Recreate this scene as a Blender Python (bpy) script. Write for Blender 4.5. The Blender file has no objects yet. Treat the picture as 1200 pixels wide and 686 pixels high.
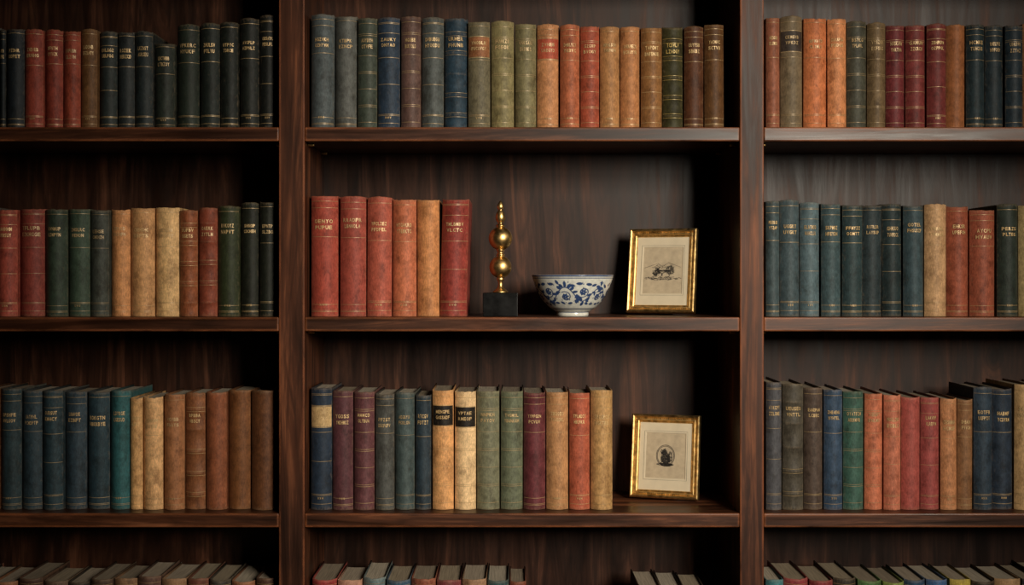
import bpy, bmesh, math, random
from mathutils import Vector, Matrix, kdtree
R = random.Random(7)
scene = bpy.context.scene
scene.view_settings.view_transform = 'Standard'
scene.view_settings.look = 'None'
CAMD = 2.86; HZ = 325.0; CZ = 0.036
def PX(px, d=0.0): return (px-600)*0.002*(CAMD+d)/CAMD
def PZ(py, d=0.0): return CZ + (HZ-py)*0.002*(CAMD+d)/CAMD
SH = {0:0.834, 1:0.388, 2:-0.058, 3:-0.518, 4:-0.974, 5:-1.40}
TH = 0.033; DEP = 0.30
def lin(h):
    h = h.lstrip('#'); o=[]
    for i in (0,2,4):
        c = int(h[i:i+2],16)/255
        o.append(c/12.92 if c<=0.04045 else ((c+0.055)/1.055)**2.4)
    return o
# ---------------------------------------------------------------- node helpers
class NT:
    def __init__(s, name):
        s.m = bpy.data.materials.new(name); s.m.use_nodes=True
        s.t = s.m.node_tree; s.b = s.t.nodes['Principled BSDF']
    def n(s, typ, **kw):
        nd = s.t.nodes.new(typ)
        for k,v in kw.items():
            if k.startswith('i_'):
                nd.inputs[k[2:].replace('_',' ')].default_value = v
            else: setattr(nd,k,v)
        return nd
    def l(s,a,b): s.t.links.new(a,b)
    def noise(s, vec, scale, detail=5, rough=.6, dist=0):
        nd = s.n('ShaderNodeTexNoise'); nd.inputs['Scale'].default_value=scale
        nd.inputs['Detail'].default_value=detail; nd.inputs['Roughness'].default_value=rough
        nd.inputs['Distortion'].default_value=dist
        s.l(vec, nd.inputs['Vector']); return nd.outputs['Fac']
    def mapr(s, v, a,b,c,d):
        nd = s.n('ShaderNodeMapRange'); 
        for i,x in enumerate((a,b,c,d)): nd.inputs[i+1].default_value=x
        s.l(v, nd.inputs[0]); return nd.outputs[0]
    def math(s, op, a, b=None, clamp=False):
        nd = s.n('ShaderNodeMath', operation=op, use_clamp=clamp)
        for i,x in enumerate((a,b)):
            if x is None: continue
            if isinstance(x,(int,float)): nd.inputs[i].default_value=x
            else: s.l(x, nd.inputs[i])
        return nd.outputs[0]
    def mix(s, fac, a, b, mode='MIX'):
        nd = s.n('ShaderNodeMix', data_type='RGBA', blend_type=mode)
        for i,x in ((0,fac),(6,a),(7,b)):
            if isinstance(x,(int,float)): nd.inputs[i].default_value=x
            elif isinstance(x,(list,tuple)): nd.inputs[i].default_value=(x[0],x[1],x[2],1)
            else: s.l(x, nd.inputs[i])
        return nd.outputs[2]
    def scaled(s, sc):
        tc = s.n('ShaderNodeTexCoord'); mp = s.n('ShaderNodeMapping')
        mp.inputs['Scale'].default_value = sc; s.l(tc.outputs['Object'], mp.inputs['Vector']); return mp.outputs[0]
    def grey(s, f):
        cg = s.n('ShaderNodeCombineColor')
        for i in range(3): s.l(f, cg.inputs[i])
        return cg.outputs[0]
    def bump(s, h, strength, dist=0.001):
        nd = s.n('ShaderNodeBump'); nd.inputs['Strength'].default_value=strength
        nd.inputs['Distance'].default_value=dist; s.l(h, nd.inputs['Height']); s.l(nd.outputs[0], s.b.inputs['Normal'])

def mat_cloth():
    N = NT('book_cloth'); v = N.scaled((1,1,1)); vs = N.scaled((1,1,.3))
    at = N.n('ShaderNodeAttribute', attribute_name='Col')
    n1 = N.mapr(N.noise(v,50,8,.72), .3,.7,.62,1.28)
    n2 = N.mapr(N.noise(vs,420,4,.6), .3,.7,.74,1.24)
    col = N.mix(1.0, at.outputs['Color'], N.grey(N.math('MULTIPLY', n1, n2)), 'MULTIPLY')
    wn = N.noise(N.scaled((1,1,.45)),200,9,.80,.3)
    w = N.math('ADD', wn, N.math('MULTIPLY', at.outputs['Alpha'], .21))
    wf = N.mapr(w, .58,.68,0,.70)
    lighter = N.mix(1.0, col, (.042,.031,.019), 'ADD'); lighter = N.mix(.26, lighter, (.22,.145,.08))
    col = N.mix(wf, col, lighter)
    dk = N.mapr(N.noise(N.scaled((1,1,.6)),34,8,.75), .50,.66,0,.72)
    col = N.mix(dk, col, N.mix(1.0, col, (.38,.32,.27),'MULTIPLY'))
    N.l(col, N.b.inputs['Base Color'])
    N.l(N.mapr(wn,.3,.7,.44,.68), N.b.inputs['Roughness'])
    N.b.inputs['Specular IOR Level'].default_value=.24
    h = N.math('ADD', N.noise(v,1400,2,.5), N.math('MULTIPLY', N.noise(v,170,6,.6), 1.8))
    N.bump(h,.36,.0008); return N.m
def mat_gilt():
    N = NT('gilt_tooling'); v=N.scaled((1,1,1))
    at = N.n('ShaderNodeAttribute', attribute_name='Col')
    f = N.mapr(N.noise(v,330,4,.7),.44,.64,0,.60)
    N.l(N.mix(f, at.outputs['Color'], N.mix(1.0,at.outputs['Color'],(.36,.30,.26),'MULTIPLY')), N.b.inputs['Base Color'])
    N.b.inputs['Metallic'].default_value=.15; N.b.inputs['Roughness'].default_value=.42; return N.m
def mat_pages():
    N = NT('page_block'); v=N.scaled((900,12,12)); at=N.n('ShaderNodeAttribute', attribute_name='Col')
    f = N.mapr(N.noise(v,1,3,.6),.3,.7,.45,1.15)
    N.l(N.mix(1.0,at.outputs['Color'],N.grey(f),'MULTIPLY'), N.b.inputs['Base Color'])
    N.b.inputs['Roughness'].default_value=.85; return N.m
def mat_wood(name, axis, base, light, rough=.5, edge=True, gscale=1.0, spec=.2, along=1.4, bmp=.2, fine=.6, knots=None):
    N = NT(name)
    sc = [26*gscale]*3; sc[axis]=along*gscale
    fs = [240]*3; fs[axis]=9
    v = N.scaled(sc); vf=N.scaled(fs); v0=N.scaled((1,1,1))
    g1 = N.noise(v,1,8,.66,1.6); g2=N.noise(vf,1,4,.6)
    cs=[7]*3; cs[axis]=.9
    ring = N.math('PINGPONG', N.math('MULTIPLY', N.noise(N.scaled(cs),1,2,.5,.4), 22.0), 1.0)
    c = N.mix(N.mapr(g1,.36,.64,0,1), [x*.30 for x in base], base)
    c = N.mix(N.mapr(g1,.53,.70,0,.9), c, light)
    c = N.mix(N.mapr(ring,.0,.35,.55,0), c, [x*.26 for x in base])
    c = N.mix(N.mapr(g2,.48,.74,0,fine), c, [x*.28 for x in base])
    bs=[14]*3; bs[axis]=2.2
    c = N.mix(1.0,c,N.grey(N.mapr(N.noise(N.scaled(bs),1,6,.6,1.0),.33,.67,.5,1.5)),'MULTIPLY')
    c = N.mix(1.0,c,N.grey(N.mapr(N.noise(v0,4.5,5,.55),.35,.65,.75,1.25)),'MULTIPLY')
    if knots:
        for (kx,kz) in knots:
            tc=N.n('ShaderNodeTexCoord'); mp=N.n('ShaderNodeMapping'); mp.inputs['Location'].default_value=(-kx,-DEP,-kz)
            N.l(tc.outputs['Object'],mp.inputs['Vector']); m2=N.n('ShaderNodeMapping'); m2.inputs['Scale'].default_value=(1,1,.62)
            N.l(mp.outputs[0],m2.inputs['Vector']); ln=N.n('ShaderNodeVectorMath',operation='LENGTH'); N.l(m2.outputs[0],ln.inputs[0])
            dd=N.math('ADD',ln.outputs['Value'],N.math('MULTIPLY',N.noise(v0,30,3,.5),.012))
            c=N.mix(N.mapr(dd,.016,.032,.85,0),c,[x*.22 for x in base])
            rr=N.math('PINGPONG',N.math('MULTIPLY',dd,150.0),1.0)
            c=N.mix(N.math('MULTIPLY',N.mapr(rr,0,.4,.5,0),N.mapr(dd,.02,.06,1,0)),c,[x*.25 for x in base])
    if edge:
        bv = N.n('ShaderNodeBevel', samples=4); bv.inputs['Radius'].default_value=.009
        ge = N.n('ShaderNodeNewGeometry')
        dt = N.n('ShaderNodeVectorMath', operation='DOT_PRODUCT'); N.l(bv.outputs[0],dt.inputs[0]); N.l(ge.outputs['Normal'],dt.inputs[1])
        e = N.mapr(dt.outputs['Value'], 1.0,.88,0,1)
        es=[34]*3; es[axis]=6
        en = N.mapr(N.noise(N.scaled(es),1,7,.7),.36,.56,0,1)
        c = N.mix(N.math('MULTIPLY',N.math('MULTIPLY',e,en),.95), c, [light[0]*1.9,light[1]*1.7,light[2]*1.5])
    N.l(c, N.b.inputs['Base Color'])
    N.l(N.mapr(g1,.3,.7,rough-.06,rough+.14), N.b.inputs['Roughness'])
    N.b.inputs['Specular IOR Level'].default_value=spec
    N.bump(N.math('ADD',g1,N.math('MULTIPLY',g2,.3)),bmp,.001)
    return N.m
def mat_simple(name, col, rough=.5, metal=0, nscale=40, var=.25, spec=.5, coat=0, bump=0):
    N = NT(name); v=N.scaled((1,1,1)); nz=N.noise(v,nscale,5,.6)
    N.l(N.mix(N.mapr(nz,.3,.7,0,1), [x*(1-var) for x in col], [min(1,x*(1+var)) for x in col]), N.b.inputs['Base Color'])
    N.l(N.mapr(nz,.3,.7,max(.02,rough-.08),rough+.08), N.b.inputs['Roughness'])
    N.b.inputs['Metallic'].default_value=metal; N.b.inputs['Specular IOR Level'].default_value=spec
    N.b.inputs['Coat Weight'].default_value=coat
    if bump: N.bump(nz,bump,.001)
    return N.m
M_CLOTH=mat_cloth(); M_GILT=mat_gilt(); M_PAGE=mat_pages()
M_UP = mat_wood('walnut_upright',2,(.092,.030,.0130),(.205,.070,.028),.46,spec=.26)
M_SH = mat_wood('walnut_shelf',0,(.092,.031,.0135),(.215,.077,.031),.36,spec=.36)
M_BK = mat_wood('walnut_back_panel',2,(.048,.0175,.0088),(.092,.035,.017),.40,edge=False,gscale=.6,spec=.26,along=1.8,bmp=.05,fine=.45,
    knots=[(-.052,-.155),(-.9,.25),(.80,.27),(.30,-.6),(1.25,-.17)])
M_BRASS = mat_simple('aged_brass',(.72,.47,.18),.38,1,60,.2,bump=.05)
M_GOLD = mat_simple('antique_gilt_frame',(.70,.47,.19),.40,1,90,.42,bump=.25)
M_BLACK= mat_simple('black_stone',(.004,.004,.004),.3,0,30,.2,spec=.25)
M_MAT = mat_simple('mat_board',(.60,.51,.36),.7,0,25,.08,coat=.1)
M_PRINT= mat_simple('print_paper',(.45,.36,.24),.7,0,60,.16,coat=.1)
M_INK = mat_simple('ink',(.022,.018,.015),.7,0,60,.2)
M_PLAS= mat_simple('plaster',(.10,.07,.055),.9,0,6,.08)
M_CEIL= mat_simple('ceiling_paint',(.14,.105,.085),.9,0,6,.05)
M_FLOOR=mat_wood('oak_floor',1,(.10,.055,.03),(.16,.09,.05),.4,edge=False)
M_WINF= mat_simple('window_paint',(.5,.48,.45),.5)

def newobj(name, me, parent=None):
    o = bpy.data.objects.new(name, me); scene.collection.objects.link(o)
    if parent: o.parent=parent
    return o
def empty(name, loc=(0,0,0)):
    o = bpy.data.objects.new(name,None); o.location=loc; o.empty_display_size=.05
    scene.collection.objects.link(o); return o
def box(name,x0,x1,y0,y1,z0,z1,mat,parent=None,bev=0):
    bm=bmesh.new()
    vs=[bm.verts.new((x,y,z)) for x in (x0,x1) for y in (y0,y1) for z in (z0,z1)]
    for f in ((0,1,3,2),(4,6,7,5),(0,4,5,1),(2,3,7,6),(0,2,6,4),(1,5,7,3)): bm.faces.new([vs[i] for i in f])
    bmesh.ops.recalc_face_normals(bm,faces=bm.faces)
    if bev: bmesh.ops.bevel(bm,geom=bm.edges[:],offset=bev,segments=3,profile=.5,affect='EDGES')
    me=bpy.data.meshes.new(name); bm.to_mesh(me); bm.free(); me.materials.append(mat)
    return newobj(name,me,parent)
def lathe(name, prof, seg, mat, parent=None, loc=(0,0,0), smooth=True):
    vs=[];fs=[]
    for r,z in prof:
        for i in range(seg):
            a=2*math.pi*i/seg; vs.append((r*math.cos(a),r*math.sin(a),z))
    for j in range(len(prof)-1):
        for i in range(seg):
            k=(i+1)%seg; fs.append((j*seg+i,j*seg+k,(j+1)*seg+k,(j+1)*seg+i))
    fs.append(tuple(range(seg))[::-1]); fs.append(tuple(range((len(prof)-1)*seg,len(prof)*seg)))
    me=bpy.data.meshes.new(name); me.from_pydata(vs,[],fs); me.materials.append(mat)
    for p in me.polygons: p.use_smooth=smooth and len(p.vertices)==4
    o=newobj(name,me,parent); o.location=loc; return o

# ---------------------------------------------------------------- glyphs
GL={}
def glyph(ch):
    if ch in GL: return GL[ch]
    cu=bpy.data.curves.new('g','FONT'); cu.body=ch; cu.resolution_u=2; cu.size=1; cu.offset=.028
    ob=bpy.data.objects.new('g',cu); scene.collection.objects.link(ob)
    dg=bpy.context.evaluated_depsgraph_get(); dg.update()
    me=bpy.data.meshes.new_from_object(ob.evaluated_get(dg))
    vs=[(v.co.x,v.co.y) for v in me.vertices]; fs=[tuple(p.vertices) for p in me.polygons]
    mx=min(v[0] for v in vs); Mx=max(v[0] for v in vs); my=min(v[1] for v in vs); My=max(v[1] for v in vs)
    wd=max(.34,Mx-mx)
    vs=[((x-mx)/wd,(y-my)/(My-my)) for x,y in vs]
    GL[ch]=(vs,fs); bpy.data.objects.remove(ob); bpy.data.curves.remove(cu); return GL[ch]
LET='AEHKLMNORSTUVDBPYCFGZ'

# ---------------------------------------------------------------- books
class Buf:
    def __init__(s): s.v=[];s.f=[];s.m=[];s.c=[];s.sm=[]
    def add(s,vs,cols,fs,mat,smooth=True):
        b=len(s.v); s.v+=vs; s.c+=cols
        for f in fs: s.f.append(tuple(b+i for i in f)); s.m.append(mat); s.sm.append(smooth)
    def make(s,name):
        me=bpy.data.meshes.new(name); me.from_pydata(s.v,[],s.f)
        for m in (M_CLOTH,M_GILT,M_PAGE): me.materials.append(m)
        me.polygons.foreach_set('material_index',s.m); me.polygons.foreach_set('use_smooth',s.sm)
        a=me.color_attributes.new('Col','FLOAT_COLOR','POINT')
        a.data.foreach_set('color',[x for c in s.c for x in c])
        me.update(); return newobj(name,me)
TS=[-1,-.985,-.93,-.82,-.66,-.45,-.22,0,.22,.45,.66,.82,.93,.985,1]
GOLD=(.78,.54,.25); DULL=(.64,.45,.22)
def book(B, x0,x1,zb,h,hexc,style='p',yf=.038,depth=None,lean=0,label=None,gold=None,gain=1.0):
    w=(x1-x0)*.965; xc=(x0+x1)/2
    D = depth or R.uniform(.165,.20)
    c=lin(hexc); k=R.uniform(.88,1.08)*gain*1.27
    lum=.3*c[0]+.55*c[1]+.15*c[2]
    warm=max(0,c[0]-c[2])/(max(c)+1e-6)
    ds=.18-.10*warm
    c=[lum*ds+x*(1-ds) for x in c]; c=[c[0]*1.05,c[1]*1.0,c[2]*.86]
    c=[min(.8,x*k*R.uniform(.96,1.04)+.001) for x in c]
    bulge=w*R.uniform(.27,.35); yaw=R.uniform(-.018,.018); yo=yf+R.uniform(-.005,.007)
    t=.0028; grow=R.uniform(-.0028,.0030); h=h+R.uniform(-.0022,.0022)
    ln=lean+R.uniform(-.0035,.0035)
    def T(p):
        x,y,z=p; X=x+y*yaw+z*ln; return (xc+X, yo+y, zb+z)
    def arc(tt,off=0):
        return (tt*(w/2-.0004), bulge*(abs(tt)**2.1) - off)
    outer=[(-w/2,D),(-w/2,bulge+.011),(-w/2+.0022,bulge+.0055)]
    tidx=[None]*3
    for tt in TS: outer.append(arc(tt)); tidx.append(tt)
    outer+= [(w/2-.0022,bulge+.0055),(w/2,bulge+.011),(w/2,D)]; tidx+=[None]*3
    n=len(outer)
    bands=[]
    if style in('b','bl'): bands=[h*q for q in (.13,.31,.5,.69,.86)]
    lv=[(0,-.001),(.0015,0),(.006,0),(.012,-.0006)]
    for zc in bands: lv+=[(zc-.0038,0),(zc-.002,.0017),(zc+.002,.0017),(zc+.0038,0)]
    lv+=[(h*q,0) for q in (.22,.4,.6,.78)]
    lv+=[(h-.012,-.0006),(h-.006,.0003),(h-.0015,0),(h,-.0013)]
    lv.sort()
    jag=[R.uniform(-.0006,.0006)+(R.uniform(-.0016,0) if R.random()<.12 else 0) for _ in range(n)]
    vs=[];cs=[];fs=[]
    for z,off in lv:
        endw = 1.0 if (z<.004 or z>h-.004) else (.45 if (z<.012 or z>h-.012) else 0)
        for i,(x,y) in enumerate(outer):
            tt=tidx[i]; zz=z; yy=y; a=.35
            if tt is not None:
                yy=y-off*(1-abs(tt)**6); a=abs(tt)**5*.6
                if z>h-.009: zz=z+grow*(1-tt*tt)
                if z>h-.004: zz+=jag[i]
                if off>.001: a=max(a,.55)
            a=max(a,endw)
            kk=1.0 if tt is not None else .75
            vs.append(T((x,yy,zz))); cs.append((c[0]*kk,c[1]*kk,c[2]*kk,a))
    L=len(lv)
    for j in range(L-1):
        for i in range(n-1): fs.append((j*n+i,j*n+i+1,(j+1)*n+i+1,(j+1)*n+i))
    base=len(vs)
    for z in (h-.0003,0):
        for i,(x,y) in enumerate(outer):
            tt=tidx[i]
            xi=max(-w/2+t,min(w/2-t,x)); yi=y+(t if tt is not None else (0 if i in(0,n-1) else .001))
            zz=z+(grow*(1-tt*tt)+jag[i] if (tt is not None and z>0) else 0)
            vs.append(T((xi,yi,zz))); cs.append((c[0]*.8,c[1]*.8,c[2]*.8,.6))
    for i in range(n-1):
        fs.append(((L-1)*n+i,(L-1)*n+i+1,base+i+1,base+i))
        fs.append((base+i,base+i+1,base+n+i+1,base+n+i))
    fs.append((0,(L-1)*n,base,base+n)); fs.append((n-1,base+n+n-1,base+n-1,(L-1)*n+n-1))
    B.add(vs,cs,fs,0)
    pc=R.choice([(.46,.37,.27),(.38,.30,.20),(.52,.44,.33),(.33,.26,.18)])
    pw=w/2-t-.0002; pv=[];
    yb=bulge+.003
    P=[(-pw,D-.005),(-pw,yb),(-pw*.6,yb-bulge*.45),(0,yb-bulge*.6),(pw*.6,yb-bulge*.45),(pw,yb),(pw,D-.005),(pw*.4,D-.009),(-pw*.4,D-.009)]
    for z in (.003,h-.0050): pv+=[T((x,y,z)) for x,y in P]
    m=len(P); pf=[(i,(i+1)%m,m+(i+1)%m,m+i) for i in range(m)]+[tuple(range(m,2*m))]+[tuple(range(m))[::-1]]
    B.add(pv,[(pc[0],pc[1],pc[2],1)]*len(pv),pf,2,False)
    def strip(z0,z1,off,mat,col,tm=.97,alpha=0.2):
        sv=[];tt=[x for x in TS if abs(x)<=tm]; tt=[-tm]+[x for x in tt if abs(x)<tm-.01]+[tm]
        for z in (z0,z1):
            for q in tt:
                x,y=arc(q,off); sv.append(T((x,y,z)))
        q=len(tt); B.add(sv,[(col[0],col[1],col[2],alpha)]*len(sv),[(i,i+1,q+i+1,q+i) for i in range(q-1)],mat)
    gc=gold or R.choice([GOLD,GOLD,DULL])
    gk=R.uniform(.65,1.0); gc=[x*gk*.88+c[i]*.12 for i,x in enumerate(gc)]
    lc_=[x*.55+c[i]*.35 for i,x in enumerate(gc)]
    lh=R.uniform(.0095,.0115)
    zl=[]
    top=R.uniform(.75,.80)*h
    if style in('b','bl'):
        for zc in bands:
            if R.random()<.75: zl+= [zc-.0050,zc+.0050]
        top=.785*h
    elif style=='m':
        zl=[h*q for q in (.06,.2,.215,.36,.5,.515,.66,.84,.855,.95)]
    elif style!='n':
        ch=R.random()
        zl=[h*.955, h*.05]
        if ch<.6: zl+=[h*.04,h*.1]
        if ch<.35: zl+=[h*.9,h*.66]
        if ch>.6: zl+=[h*.12,h*.13,h*.64]
        if ch>.85: zl+=[h*.945,h*.86,h*.4]
    for z in zl: strip(z-.0006,z+.0006,.0004,1,lc_,.97)
    if label:
        lc=[x*1.2 for x in lin(label)]
        strip(top-.021-lh*.5,top+.021,.0005,0,lc,.95)
        for z in (top-.0225-lh*.5,top+.0225): strip(z-.0006,z+.0006,.0006,1,gc,.95)
    if style!='n':
        lines=[top+.0030, top-lh-.0005]
        wf=R.uniform(.62,.74)
        for li,zt in enumerate(lines):
            nl=R.choice([5,5,6,6,7]); lw=w*wf*R.uniform(.84,1); x=-lw/2; cw=lw/nl
            tc=gc if not(label and sum(lin(label))>1.0) else (.02,.015,.012)
            tc=[q*1.2 for q in tc]
            for q in range(nl):
                gv,gf=glyph(R.choice(LET)); out=[]
                for gx,gy in gv:
                    X=x+gx*cw*.82; tt=X/(w/2); zz=zt+gy*lh*.80
                    out.append(T((X,arc(tt,.0010)[1],zz)))
                B.add(out,[(tc[0],tc[1],tc[2],1)]*len(out),gf,1,False); x+=cw
        if R.random()<.45 and style=='p':
            zt=h*.09; nl=3; lw=w*.3; x=-lw/2
            for q in range(nl):
                gv,gf=glyph(R.choice('VXOH')); out=[T((x+gx*lw/nl*.7,arc((x+gx*lw/nl*.7)/(w/2),.0009)[1],zt+gy*.005)) for gx,gy in gv]
                B.add(out,[(gc[0],gc[1],gc[2],1)]*len(out),gf,1,False); x+=lw/nl

PAL=['1f2f3c','2c3a34','7c3430','8a5a38','3c4340','5c341a','1d3444','6b2428','8f6a44','2f3a22']
def row(shelf, items, fill_l=None, fill_r=None, gain=1.0, yf=.038):
    B=Buf(); zb=SH[shelf]+.0005
    if fill_l is not None:
        x=items[0][0]
        while x-27>fill_l:
            w=R.uniform(21,27); t0=items[0][2]+R.uniform(-4,6)
            items=[(x-w,x,t0,R.choice(PAL),'p')]+items; x-=w
    if fill_r is not None:
        x=items[-1][1]
        while x+27<fill_r:
            w=R.uniform(21,27); items=items+[(x,x+w,items[-1][2]+R.uniform(-4,5),R.choice(PAL),'p')]; x+=w
    for it in items:
        x0,x1,tp,c=it[:4]; st=it[4] if len(it)>4 else 'p'; kw=it[5] if len(it)>5 else {}
        h=PZ(tp,yf)-zb
        book(B,PX(x0,yf),PX(x1,yf),zb,h,c,st,yf=kw.pop('yf',yf) if kw else yf,gain=gain,**kw)
    return B.make('book_row')

# row 1
row(1,[(-2,5,33,'161f28'),(5,27,34,'1a242c'),(27,50,34,'8f3a2c'),(50,72,34,'84362b'),(72,93,35,'96402e'),(93,113,35,'684628'),(113,136,36,'232c31'),(136,157,37,'262f34'),(157,179,38,'1e272c'),(179,204,50,'252f2b'),(204,233,28,'1f2a25'),(233,257,27,'1a2222'),(257,279,26,'192120'),(279,303,21,'171c1b'),(303,324,19,'151918')],fill_l=-178,gain=.9)
row(1,[(363,391,17,'46505a'),(391,418,18,'55595c'),(418,442,20,'34403b','m'),(442,469,20,'22354a','p'),(469,493,20,'54403c','m'),(493,520,20,'444b50'),(520,548,21,'1f364a','b'),(548,575,25,'625b4c','p',{'label':'8a5a3a'}),(575,603,24,'74694a','m'),(603,629,27,'6c644a','m'),(629,656,27,'ac764e','p',{'label':'a04a34'}),(656,680,30,'a5563a'),(680,703,31,'8f3f2a','m'),(703,727,31,'9c6f45'),(727,751,31,'9c663e','p'),(751,777,31,'7c522e','m'),(777,802,31,'32301a','b',{'gold':(.65,.46,.14)}),(802,826,30,'4a2a17'),(826,850,28,'52341a')])
row(1,[(898,915,20,'86503c'),(915,942,20,'625544','p',{'label':'3a322c'}),(942,970,21,'b2633a'),(970,993,22,'b6744c'),(993,1017,25,'404039','m'),(1017,1040,26,'605138','m'),(1040,1063,28,'66242a','m'),(1063,1087,29,'6c2a2c','m'),(1087,1111,29,'682a2a'),(1111,1134,28,'80502c','n'),(1134,1157,29,'1b2b34'),(1157,1179,29,'1a2832'),(1179,1201,30,'182634','m')],fill_r=1402,gain=1.0)
# row 2
row(2,[(-6,19,245,'8e3e34'),(19,51,245,'7e352e'),(51,78,245,'2c3a33'),(78,104,245,'33453d'),(104,127,245,'3c4240'),(127,151,245,'b57e50'),(151,180,244,'be8f5e'),(180,209,244,'c79f70'),(209,231,246,'8a4a2c','b'),(231,254,245,'763826','b'),(254,280,243,'262f1b'),(280,303,238,'1b2018'),(303,324,236,'191e18')],fill_l=-178,gain=1.0)
row(2,[(363,396,230,'953c32'),(397,429,230,'8f3d34'),(429,459,231,'9c4838'),(459,488,233,'ac6042'),(488,515,233,'b37448','n'),(514,547,234,'7e2f2b','p',{'lean':.025})])
row(2,[(898,915,235,'34464f'),(915,939,235,'3a4c5a'),(939,963,237,'445a6c'),(963,987,239,'364c58'),(987,1012,240,'24373f'),(1012,1036,240,'22323a'),(1036,1060,240,'1f2f35'),(1060,1085,240,'304552'),(1085,1112,241,'b28e66'),(1112,1139,241,'864532'),(1139,1170,246,'8a4632'),(1170,1196,240,'26302c'),(1196,1222,241,'a08a62')],fill_r=1402,gain=1.0)
# row 3
row(3,[(-2,23,457,'203440'),(23,48,458,'263a4a'),(48,73,459,'1f3442'),(73,99,460,'243848'),(99,126,460,'203646'),(126,151,459,'1e5a66'),(151,166,466,'be9260'),(166,190,466,'c69c6e'),(190,215,462,'8c5a3a'),(215,240,461,'7a4a2e','b'),(240,265,460,'784428','n'),(265,293,459,'623a1e','n'),(293,324,458,'52301a','n')],fill_l=-178,gain=1.1)
row(3,[(363,389,456,'1d2c40','p',{'label':'b89a6c'}),(389,414,458,'4f2a33'),(414,439,459,'5a343c','m'),(439,462,461,'444548'),(462,486,461,'3a494e'),(486,505,463,'223040'),(506,532,457,'bd8858','m',{'label':'1c1814'}),(532,558,460,'caaa80','m',{'label':'1c1814'}),(558,586,459,'606250','m'),(586,613,460,'565e4e','m'),(613,640,461,'5e2832'),(640,667,460,'a5784e'),(667,692,461,'984a36'),(692,719,459,'a88052')],gain=1.05)
row(3,[(898,917,448,'444850'),(917,943,450,'48423c','b'),(943,966,455,'4c403a'),(966,989,457,'2c4460'),(989,1014,459,'2f544e','m'),(1014,1036,461,'b4664a','m'),(1036,1057,464,'ae6450'),(1057,1080,466,'984642','n'),(1080,1103,467,'8c3e40'),(1103,1123,468,'a06e48'),(1123,1142,468,'7c563c'),(1142,1165,454,'2a3a4e'),(1165,1190,456,'213044'),(1190,1213,452,'b08a64')],fill_r=1402,gain=1.05)
# row 4
def auto(x0,x1,cols,wmin,wmax,tp,tv=3):
    out=[];x=x0;i=0
    while x+wmin<x1:
        w=min(R.uniform(wmin,wmax),x1-x); out.append((x,x+w,tp+R.uniform(-tv,tv),cols[i%len(cols)],'p')); x+=w;i+=1
    return out
row(4,auto(-170,325,['4a3a30','7a5a44','58403a','8a6a50','6a3a30','3a3a3a','8a5a40','4a3028','5a4a40','2c2a28'],25,31,680))
row(4,[(363,394,680,'8a3034'),(394,424,681,'b08070'),(424,452,679,'5a7482'),(452,481,681,'2f5070'),(481,511,680,'8c4a3c'),(511,541,682,'6c3038'),(541,571,680,'90705a'),(571,597,681,'2c5058'),(597,617,683,'7a4030')])
row(4,auto(748,850,['3a2c26','4a3a30','2c2622','54402f'],24,28,689),gain=.8)
row(4,[(898,920,681,'2a7080'),(920,950,679,'8a3440'),(950,979,681,'7a2c34'),(979,1007,680,'34302c'),(1007,1036,681,'4a7a48'),(1036,1062,682,'7c9040'),(1062,1088,681,'24486c'),(1088,1114,682,'2f5a94'),(1114,1140,681,'b8a040'),(1140,1168,682,'282420'),(1168,1200,681,'a0805c')],fill_r=1402)
row(5,auto(-170,322,PAL,24,30,905)); row(5,auto(363,850,PAL,24,30,905)); row(5,auto(898,1400,PAL,24,30,905))

# ---------------------------------------------------------------- bookcase
BC=empty('bookcase',(0,0,0))
FL=-1.50; TOPZ=.90
def wood_box(name,x0,x1,y0,y1,z0,z1,mat,bev=.0022): return box(name,x0,x1,y0,y1,z0,z1,mat,BC,bev)
ups=[(-213,-183),(327,357),(867,895),(1406,1436)]
for i,(a,b) in enumerate(ups): wood_box('upright_%d'%(i+1),PX(a),PX(b),-.002,DEP,FL,TOPZ,M_UP)
k=1
for s,z in SH.items():
    for a,b in ((-183,327),(357,867),(895,1406)):
        wood_box('shelf_%d'%k,PX(a)+.0002,PX(b)-.0002,.0,DEP,z-TH,z,M_SH,.003); k+=1
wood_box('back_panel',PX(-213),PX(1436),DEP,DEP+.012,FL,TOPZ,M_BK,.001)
wood_box('cornice',PX(-225),PX(1448),-.03,DEP+.012,TOPZ,TOPZ+.06,M_SH,.01)
wood_box('plinth',PX(-183),PX(1406),.02,.04,FL,SH[5]-TH,M_SH)
k=1
for s in (0,1,2,3,4):
    z=SH[s]-TH
    for a,b in ((-183,327),(357,867),(895,1406)):
        for x,sg in ((PX(a),1),(PX(b),-1)):
            for y in (.05,.25):
                o=lathe('shelf_pin_%d'%k,[(.0001,0),(.0032,0),(.0036,.001),(.0036,.013),(.003,.015),(.0001,.015)],14,M_BRASS,BC,(x,y,z-.0037)); k+=1
                o.rotation_euler=(0,math.radians(90*sg),0)

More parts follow.
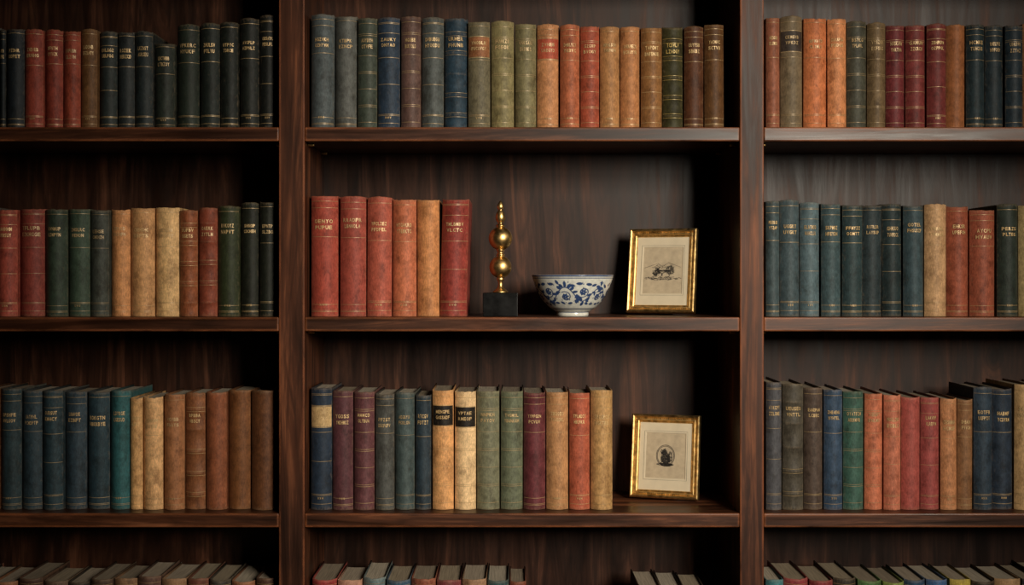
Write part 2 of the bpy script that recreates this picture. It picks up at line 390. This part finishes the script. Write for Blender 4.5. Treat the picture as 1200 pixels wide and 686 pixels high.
# ---------------------------------------------------------------- ornament
d=.075; X=PX(586.5,d); u=.002*(CAMD+d)/CAMD; zb=SH[2]
OR=empty('brass_finial_ornament',(X,d,zb+.0004))
bw=20.2*u
bs=box('base_block',-bw,bw,-bw,bw,0,27.5*u,M_BLACK,OR,.0015)
z0=27.5*u
def P(*a): return [(r*u,z0+z*u) for r,z in a]
pr=P((.1,0),(8.5,0),(8.8,.6),(8.5,1.8),(7.2,2.4),(6.8,3.2),(5.2,4.2),(3.8,6),(3.0,8.5),(2.8,11),(3.2,13.5),(4.4,15),(4.6,16),(4,17))
def ball(cz,r,a0,a1,n=18): return [(r*math.cos(a),cz+r*math.sin(a)) for a in [math.radians(a0+(a1-a0)*i/n) for i in range(n+1)]]
pr+=P(*ball(30,13,-70,72)); pr+=P((4.6,43),(4.9,44),(4.6,45),(3.6,46),(3.6,48),(4.8,49),(4.8,50))
pr+=P(*ball(63.5,13.8,-70,72)); pr+=P((4.4,77),(5.2,78),(5.2,79.2),(3.6,80),(3,82),(4.6,83.5),(5.6,86),(5.8,89),(5,92.5),(3.6,95),(2.6,96.5),(2.6,97.5),(3.6,98.5),(4.0,100.5),(3.6,103),(2.2,105.5),(1,107.4),(.1,107.8))
lathe('brass_spindle',pr,64,M_BRASS,OR)

# ---------------------------------------------------------------- bowl
d=.105; X=PX(671,d); u=.002*(CAMD+d)/CAMD
Rr=48*u; H=47.5*u
ctrl=[(.36,0),(.385,.0),(.39,.05),(.385,.09),(.43,.12),(.56,.20),(.69,.33),(.80,.49),(.885,.66),(.945,.82),(.985,.94),(1.0,1.0)]
def interp(c,n):
    out=[];L=[0]
    for i in range(1,len(c)): L.append(L[-1]+math.hypot((c[i][0]-c[i-1][0])*Rr,(c[i][1]-c[i-1][1])*H))
    for k in range(n):
        s=L[-1]*k/(n-1); i=max(j for j in range(len(L)-1) if L[j]<=s+1e-9)
        f=(s-L[i])/(L[i+1]-L[i]+1e-12)
        a,b=c[i],c[i+1]
        out.append(((a[0]+(b[0]-a[0])*f)*Rr,(a[1]+(b[1]-a[1])*f)*H,s))
    return out,L[-1]
po,Ltot=interp(ctrl,110)
for _ in range(6):
    q=po[:]
    for i in range(14,len(po)-1): q[i]=((po[i-1][0]+po[i][0]*2+po[i+1][0])/4,(po[i-1][1]+po[i][1]*2+po[i+1][1])/4,po[i][2])
    po=q
discs=[]
PER=2*math.pi*.085
def line(pts,r0,r1=None):
    r1=r0 if r1 is None else r1
    for i in range(len(pts)-1):
        (a,b),(c,e)=pts[i],pts[i+1]; n=max(1,int(math.hypot(c-a,e-b)/.0006))
        for k in range(n):
            f=k/n; g=(i+f)/(len(pts)-1); discs.append((a+(c-a)*f,b+(e-b)*f,r0+(r1-r0)*g))
def leaf(x,y,a,L,w):
    for k in range(12):
        f=k/11; discs.append((x+math.cos(a)*L*f,y+math.sin(a)*L*f,max(.0004,w*math.sin(math.pi*min(1,f+.02))**.8)))
rb=random.Random(3); vm=Ltot*.60; NW=6; A=.019
vine=[(PER*i/400,vm+A*math.sin(2*math.pi*NW*i/400)) for i in range(401)]
line(vine,.0014)
for k in range(NW*2):
    s=PER*(k+.5)/(NW*2); sg=1 if k%2==0 else -1; cy=vm-sg*.006
    sp=[(s+(.003+.012*t)*math.cos(sg*(t*8.5)),cy+(.003+.012*t)*math.sin(sg*t*8.5)*.95) for t in [i/50 for i in range(51)]]
    line(sp,.0020,.0012)
    for a in range(6):
        an=a*2*math.pi/6+rb.random()*.3; leaf(s+math.cos(an)*.001,cy+math.sin(an)*.001,an,.0085,.0026)
    for q in range(9):
        f=(k+q/9+rb.uniform(0,.08))/(NW*2); x=PER*f; y=vm+A*math.sin(2*math.pi*NW*f)
        leaf(x,y,rb.uniform(0,6.28),rb.uniform(.010,.017),rb.uniform(.0028,.0044))
    leaf(s+.004,vm-sg*.027,rb.uniform(-.6,.6),.015,.0038); leaf(s-.004,vm-sg*.028,math.pi+rb.uniform(-.6,.6),.015,.0038)
    leaf(s+.010,vm+sg*.024,rb.uniform(-.6,.6),.014,.0038); leaf(s-.012,vm+sg*.006,math.pi+rb.uniform(-.8,.8),.010,.003)
    leaf(s,vm+sg*.022,1.57*sg,.013,.0034); leaf(s-.014,vm+sg*.026,rb.uniform(2,4),.013,.0034)
    for _ in range(8): discs.append((s+rb.uniform(-.022,.022),vm+rb.uniform(-.034,.034),rb.uniform(.0010,.0018)))
kd=kdtree.KDTree(len(discs))
for i,(a,b,r) in enumerate(discs): kd.insert((a%PER,b,0),i)
kd.balance()
SEG=720; vs=[];cs=[];fs=[]
blue=(.026,.052,.135); white=(.66,.66,.59)
def pat(th,s):
    best=1
    x=th/(2*math.pi)*PER
    for co,i,dd in kd.find_n((x,s,0),12): best=min(best,dd-discs[i][2])
    t=max(0,min(1,.5-best/.0009))
    for sl,hw in ((Ltot*.985,.0018),(Ltot*.94,.0008),(Ltot*.215,.0012),(Ltot*.25,.0006),(Ltot*.10,.0015)):
        t=max(t,max(0,min(1,.5-(abs(s-sl)-hw)/.0006)))
    return t
pin=[]
for r,z,s in po[::-1]:
    if z>.10*H: pin.append((max(.0,r-.0032),z+.0005 if z>H*.9 else z+.002,s))
pin[0]=(po[-1][0]-.0024,po[-1][1]-.0003,Ltot)
prof=po+[(po[-1][0]-.0008,po[-1][1]+.0009,Ltot)]+pin+[(.001,pin[-1][1]-.001,0)]
no=len(po)
for j,(r,z,s) in enumerate(prof):
    for i in range(SEG):
        a=2*math.pi*i/SEG; vs.append((r*math.cos(a),r*math.sin(a),z))
        if j<no: t=pat(a,s)
        else: t=1 if (s>Ltot*.955) else 0
        v=1+.9*rb.random()**3
        cs+= [white[q]*(1-t)+blue[q]*t*v for q in range(3)]+[1]
for j in range(len(prof)-1):
    for i in range(SEG):
        k=(i+1)%SEG; fs.append((j*SEG+i,j*SEG+k,(j+1)*SEG+k,(j+1)*SEG+i))
fs.append(tuple(range(SEG))[::-1]); fs.append(tuple(range((len(prof)-1)*SEG,len(prof)*SEG)))
me=bpy.data.meshes.new('porcelain_bowl'); me.from_pydata(vs,[],fs)
a=me.color_attributes.new('Col','FLOAT_COLOR','POINT'); a.data.foreach_set('color',cs)
for p in me.polygons: p.use_smooth=True
N=NT('glazed_porcelain'); at=N.n('ShaderNodeAttribute',attribute_name='Col')
nz=N.mapr(N.noise(N.scaled((1,1,1)),120,4,.6),.3,.7,.8,1.1)
N.l(N.mix(1.0,at.outputs['Color'],N.grey(nz),'MULTIPLY'),N.b.inputs['Base Color'])
N.b.inputs['Roughness'].default_value=.2; N.b.inputs['Coat Weight'].default_value=.2
me.materials.append(N.m); bo=newobj('porcelain_bowl',me); bo.location=(X,d,SH[2]+.0004)

# ---------------------------------------------------------------- picture frames
def frame(xc,dy,zb,W,Hh,yaw,lean,kind):
    E=empty('picture_frame')
    prof=[(0,0),(0,.014),(.0015,.0175),(.0042,.0195),(.0072,.0175),(.0085,.0135),(.0100,.0120),(.0116,.0135),(.0134,.0138),(.0150,.0115),(.0160,.0085),(.0172,.0078),(.0182,.0090),(.0194,.0080),(.0204,.0060),(.0204,0)]
    vs=[];fs=[];m=len(prof)
    for sx,sz in ((-1,0),(1,0),(1,1),(-1,1)):
        for uu,n in prof:
            vs.append((sx*(W/2-uu),-n,uu if sz==0 else Hh-uu))
    for c in range(4):
        e=(c+1)%4
        for i in range(m): j=(i+1)%m; fs.append((c*m+i,e*m+i,e*m+j,c*m+j))
    def bead(cx,cy,cz,r):
        b=len(vs)
        for a in range(1,4):
            for q in range(6):
                ph=math.pi*a/4; th=q*math.pi/3; vs.append((cx+r*math.sin(ph)*math.cos(th),cy+r*math.sin(ph)*math.sin(th),cz+r*math.cos(ph)))
        vs.append((cx,cy,cz+r)); vs.append((cx,cy,cz-r)); T_,B_=b+18,b+19
        for q in range(6):
            p=(q+1)%6
            fs.append((T_,b+q,b+p)); fs.append((b+q,b+6+q,b+6+p,b+p)); fs.append((b+6+q,b+12+q,b+12+p,b+6+p)); fs.append((b+12+q,B_,b+12+p))
    uu=.0098; bx=W/2-uu
    nx=int(2*bx/.0052); nz_=int((Hh-2*uu)/.0052)
    for i in range(nx+1):
        x=-bx+2*bx*i/nx
        for z in (uu,Hh-uu): bead(x,-.0122,z,.0019)
    for i in range(1,nz_):
        z=uu+(Hh-2*uu)*i/nz_
        for x in (-bx,bx): bead(x,-.0122,z,.0019)
    me=bpy.data.meshes.new('moulding'); me.from_pydata(vs,[],fs); me.materials.append(M_GOLD)
    bm=bmesh.new(); bm.from_mesh(me); bmesh.ops.recalc_face_normals(bm,faces=bm.faces); bm.to_mesh(me); bm.free()
    newobj('moulding',me,E)
    box('backing_board',-W/2+.004,W/2-.004,.0002,.004,.004,Hh-.004,M_BLACK,E,.0005)
    iw=W/2-.019; a=iw; b0=.019; b1=Hh-.019; mw=.016
    ox=iw-mw; oz0=b0+.030; oz1=b1-.026
    vs=[];y=-.0050
    for (X0,Z0,Z1,yy) in ((a,b0,b1,y),(ox,oz0,oz1,y),(ox-.0015,oz0+.0015,oz1-.0015,y+.0015)):
        vs+=[(-X0,yy,Z0),(X0,yy,Z0),(X0,yy,Z1),(-X0,yy,Z1)]
    fs=[]
    for r in (0,4):
        for i in range(4): j=(i+1)%4; fs.append((r+i,r+j,r+4+j,r+4+i))
    me=bpy.data.meshes.new('mat_board'); me.from_pydata(vs,[],fs); me.materials.append(M_MAT); newobj('mat_board',me,E)
    box('print_sheet',-ox,ox,-.0034,-.0026,oz0,oz1,M_PRINT,E)
    rs=random.Random(kind+11); vs=[];fs=[]
    yk=-.0037
    def stroke(x0,z0_,x1,z1_,w,yy=yk):
        dx,dz=x1-x0,z1_-z0_; L=math.hypot(dx,dz) or 1; nx,nz=-dz/L*w/2,dx/L*w/2; b=len(vs)
        vs.extend([(x0+nx,yy,z0_+nz),(x0-nx,yy,z0_-nz),(x1-nx*.6,yy,z1_-nz*.6),(x1+nx*.6,yy,z1_+nz*.6)]); fs.append((b,b+1,b+2,b+3))
    def blob(cx,cz,rx,rz,n,w,ang=None):
        for _ in range(n):
            a=rs.uniform(0,6.28); r=math.sqrt(rs.random()); x=cx+rx*r*math.cos(a); z=cz+rz*r*math.sin(a)
            an=ang if ang is not None else rs.uniform(0,3.14); an+=rs.uniform(-.4,.4); L=rs.uniform(.003,.008)
            dx=L*math.cos(an)/2; dz=L*math.sin(an)/2
            if abs(x)+abs(dx)<ox-.002 and oz0+.002<z-abs(dz) and z+abs(dz)<oz1-.002: stroke(x-dx,z-dz,x+dx,z+dz,w*rs.uniform(.6,1.3))
    cz=(oz0+oz1)/2
    if kind==0:   # landscape with a bridge, trees and hills
        blob(0,cz-.020,ox*.95,.005,100,.0010,0)
        blob(-.016,cz-.004,.009,.011,80,.0011); blob(.020,cz+.002,.010,.012,100,.0011)
        for k in range(40):
            a=k/40*math.pi; a2=(k+1)/40*math.pi
            for cx0 in (-.010,.008):
                for r in (.0105,.009): stroke(cx0+r*math.cos(a),cz-.014+r*math.sin(a),cx0+r*math.cos(a2),cz-.014+r*math.sin(a2),.0013)
        blob(0,cz-.001,.022,.002,60,.0012,0)
        pts=[(-ox*.9,cz+.006),(-.012,cz+.018),(0,cz+.010),(.014,cz+.020),(ox*.9,cz+.008)]
        for i in range(4): stroke(*pts[i],*pts[i+1],.0010)
        blob(-.005,cz+.010,.022,.005,40,.0007,.6)
    else:
        for k in range(60):
            a=k/60*6.283; a2=(k+1)/60*6.283
            for r in (.024,.0215): stroke(r*math.cos(a)*.95,cz+r*math.sin(a)*1.1,r*math.cos(a2)*.95,cz+r*math.sin(a2)*1.1,.0017)
        blob(0,cz-.008,.012,.013,190,.0015); blob(-.004,cz+.009,.008,.007,90,.0013); blob(0,cz-.022,.020,.004,110,.0014,0)
        blob(.012,cz-.002,.005,.012,50,.0012,1.4)
    q=.0035; xx=ox+q; z0_=oz0-q; z1_=oz1+q; yy=-.0053
    for A_ in ((-xx,z0_,xx,z0_),(xx,z0_,xx,z1_),(xx,z1_,-xx,z1_),(-xx,z1_,-xx,z0_)): stroke(*A_,.0006,yy)
    me=bpy.data.meshes.new('ink_drawing'); me.from_pydata(vs,[],fs); me.materials.append(M_INK); newobj('ink_drawing',me,E)
    S=box('easel_strut',-.02,.02,0,.003,0,Hh*.80,M_BLACK,E,.0006); S.location=(0,.049,.0028); 
    S.rotation_euler=(math.atan2(.045,Hh*.80),0,0)
    E.rotation_euler=(-lean,0,yaw); E.location=(xc,dy,zb); return E
d=.17; u=.002*(CAMD+d)/CAMD
frame(PX(774.5,d),d,SH[2]+.0035,81*u,101*u,math.radians(-19),math.radians(12),0)
frame(PX(778.5,d),d,SH[3]+.0035,81*u,98*u,math.radians(-17),math.radians(11),1)

# ---------------------------------------------------------------- room
x0,x1,y0,y1,CZT=-2.4,3.2,-3.2,DEP+.02,2.3
box('floor',x0,x1,y0,y1,FL-.05,FL,M_FLOOR)
box('ceiling',x0,x1,y0,y1,CZT,CZT+.05,M_CEIL)
box('wall_back',x0,x1,y1,y1+.1,FL,CZT,M_PLAS)
box('wall_left',x0-.1,x0,y0,y1,FL,CZT,M_PLAS)
box('wall_right',x1,x1+.1,y0,y1,FL,CZT,M_PLAS)
wx0,wx1,wz0,wz1=1.00,2.45,.05,1.80
bm=bmesh.new()
def bb(bm,a,b,c,d_,e,f):
    vs=[bm.verts.new((x,y,z)) for x in (a,b) for y in (c,d_) for z in (e,f)]
    for q in ((0,1,3,2),(4,6,7,5),(0,4,5,1),(2,3,7,6),(0,2,6,4),(1,5,7,3)): bm.faces.new([vs[i] for i in q])
bb(bm,x0,wx0,y0-.1,y0,FL,CZT); bb(bm,wx1,x1,y0-.1,y0,FL,CZT); bb(bm,wx0,wx1,y0-.1,y0,FL,wz0); bb(bm,wx0,wx1,y0-.1,y0,wz1,CZT)
bmesh.ops.recalc_face_normals(bm,faces=bm.faces); me=bpy.data.meshes.new('wall_front'); bm.to_mesh(me); bm.free(); me.materials.append(M_PLAS); newobj('wall_front',me)
W=empty('window_1')
for i,(a,b,c,e) in enumerate(((wx0,wx0+.05,wz0,wz1),(wx1-.05,wx1,wz0,wz1),(wx0,wx1,wz0,wz0+.05),(wx0,wx1,wz1-.05,wz1),((wx0+wx1)/2-.02,(wx0+wx1)/2+.02,wz0,wz1),(wx0,wx1,(wz0+wz1)/2-.015,(wz0+wz1)/2+.015))):
    box('casing_%d'%(i+1),a,b,y0-.07,y0-.02,c,e,M_WINF,W,.003)
L=bpy.data.lights.new('window_daylight','AREA'); L.shape='RECTANGLE'; L.size=1.05; L.size_y=1.35; L.energy=20.5; L.color=(1,.90,.75)
L.spread=math.radians(52)
lo=bpy.data.objects.new('window_daylight',L); scene.collection.objects.link(lo); lo.location=(1.78,y0-.42,.98)
lo.rotation_euler=(Vector((.10,0,-.14))-Vector(lo.location)).to_track_quat('-Z','Y').to_euler()
w=bpy.data.worlds.new('w'); scene.world=w; w.use_nodes=True
w.node_tree.nodes['Background'].inputs[0].default_value=(.5,.6,.75,1); w.node_tree.nodes['Background'].inputs[1].default_value=.2
# ---------------------------------------------------------------- camera
cam=bpy.data.cameras.new('camera'); co=bpy.data.objects.new('camera',cam); scene.collection.objects.link(co)
co.location=(0,-CAMD,CZ); co.rotation_euler=(math.radians(90),0,0)
cam.sensor_width=36; cam.lens=36*CAMD/2.4; cam.shift_y=-(CZ)/2.4; cam.clip_start=.05
scene.camera=co
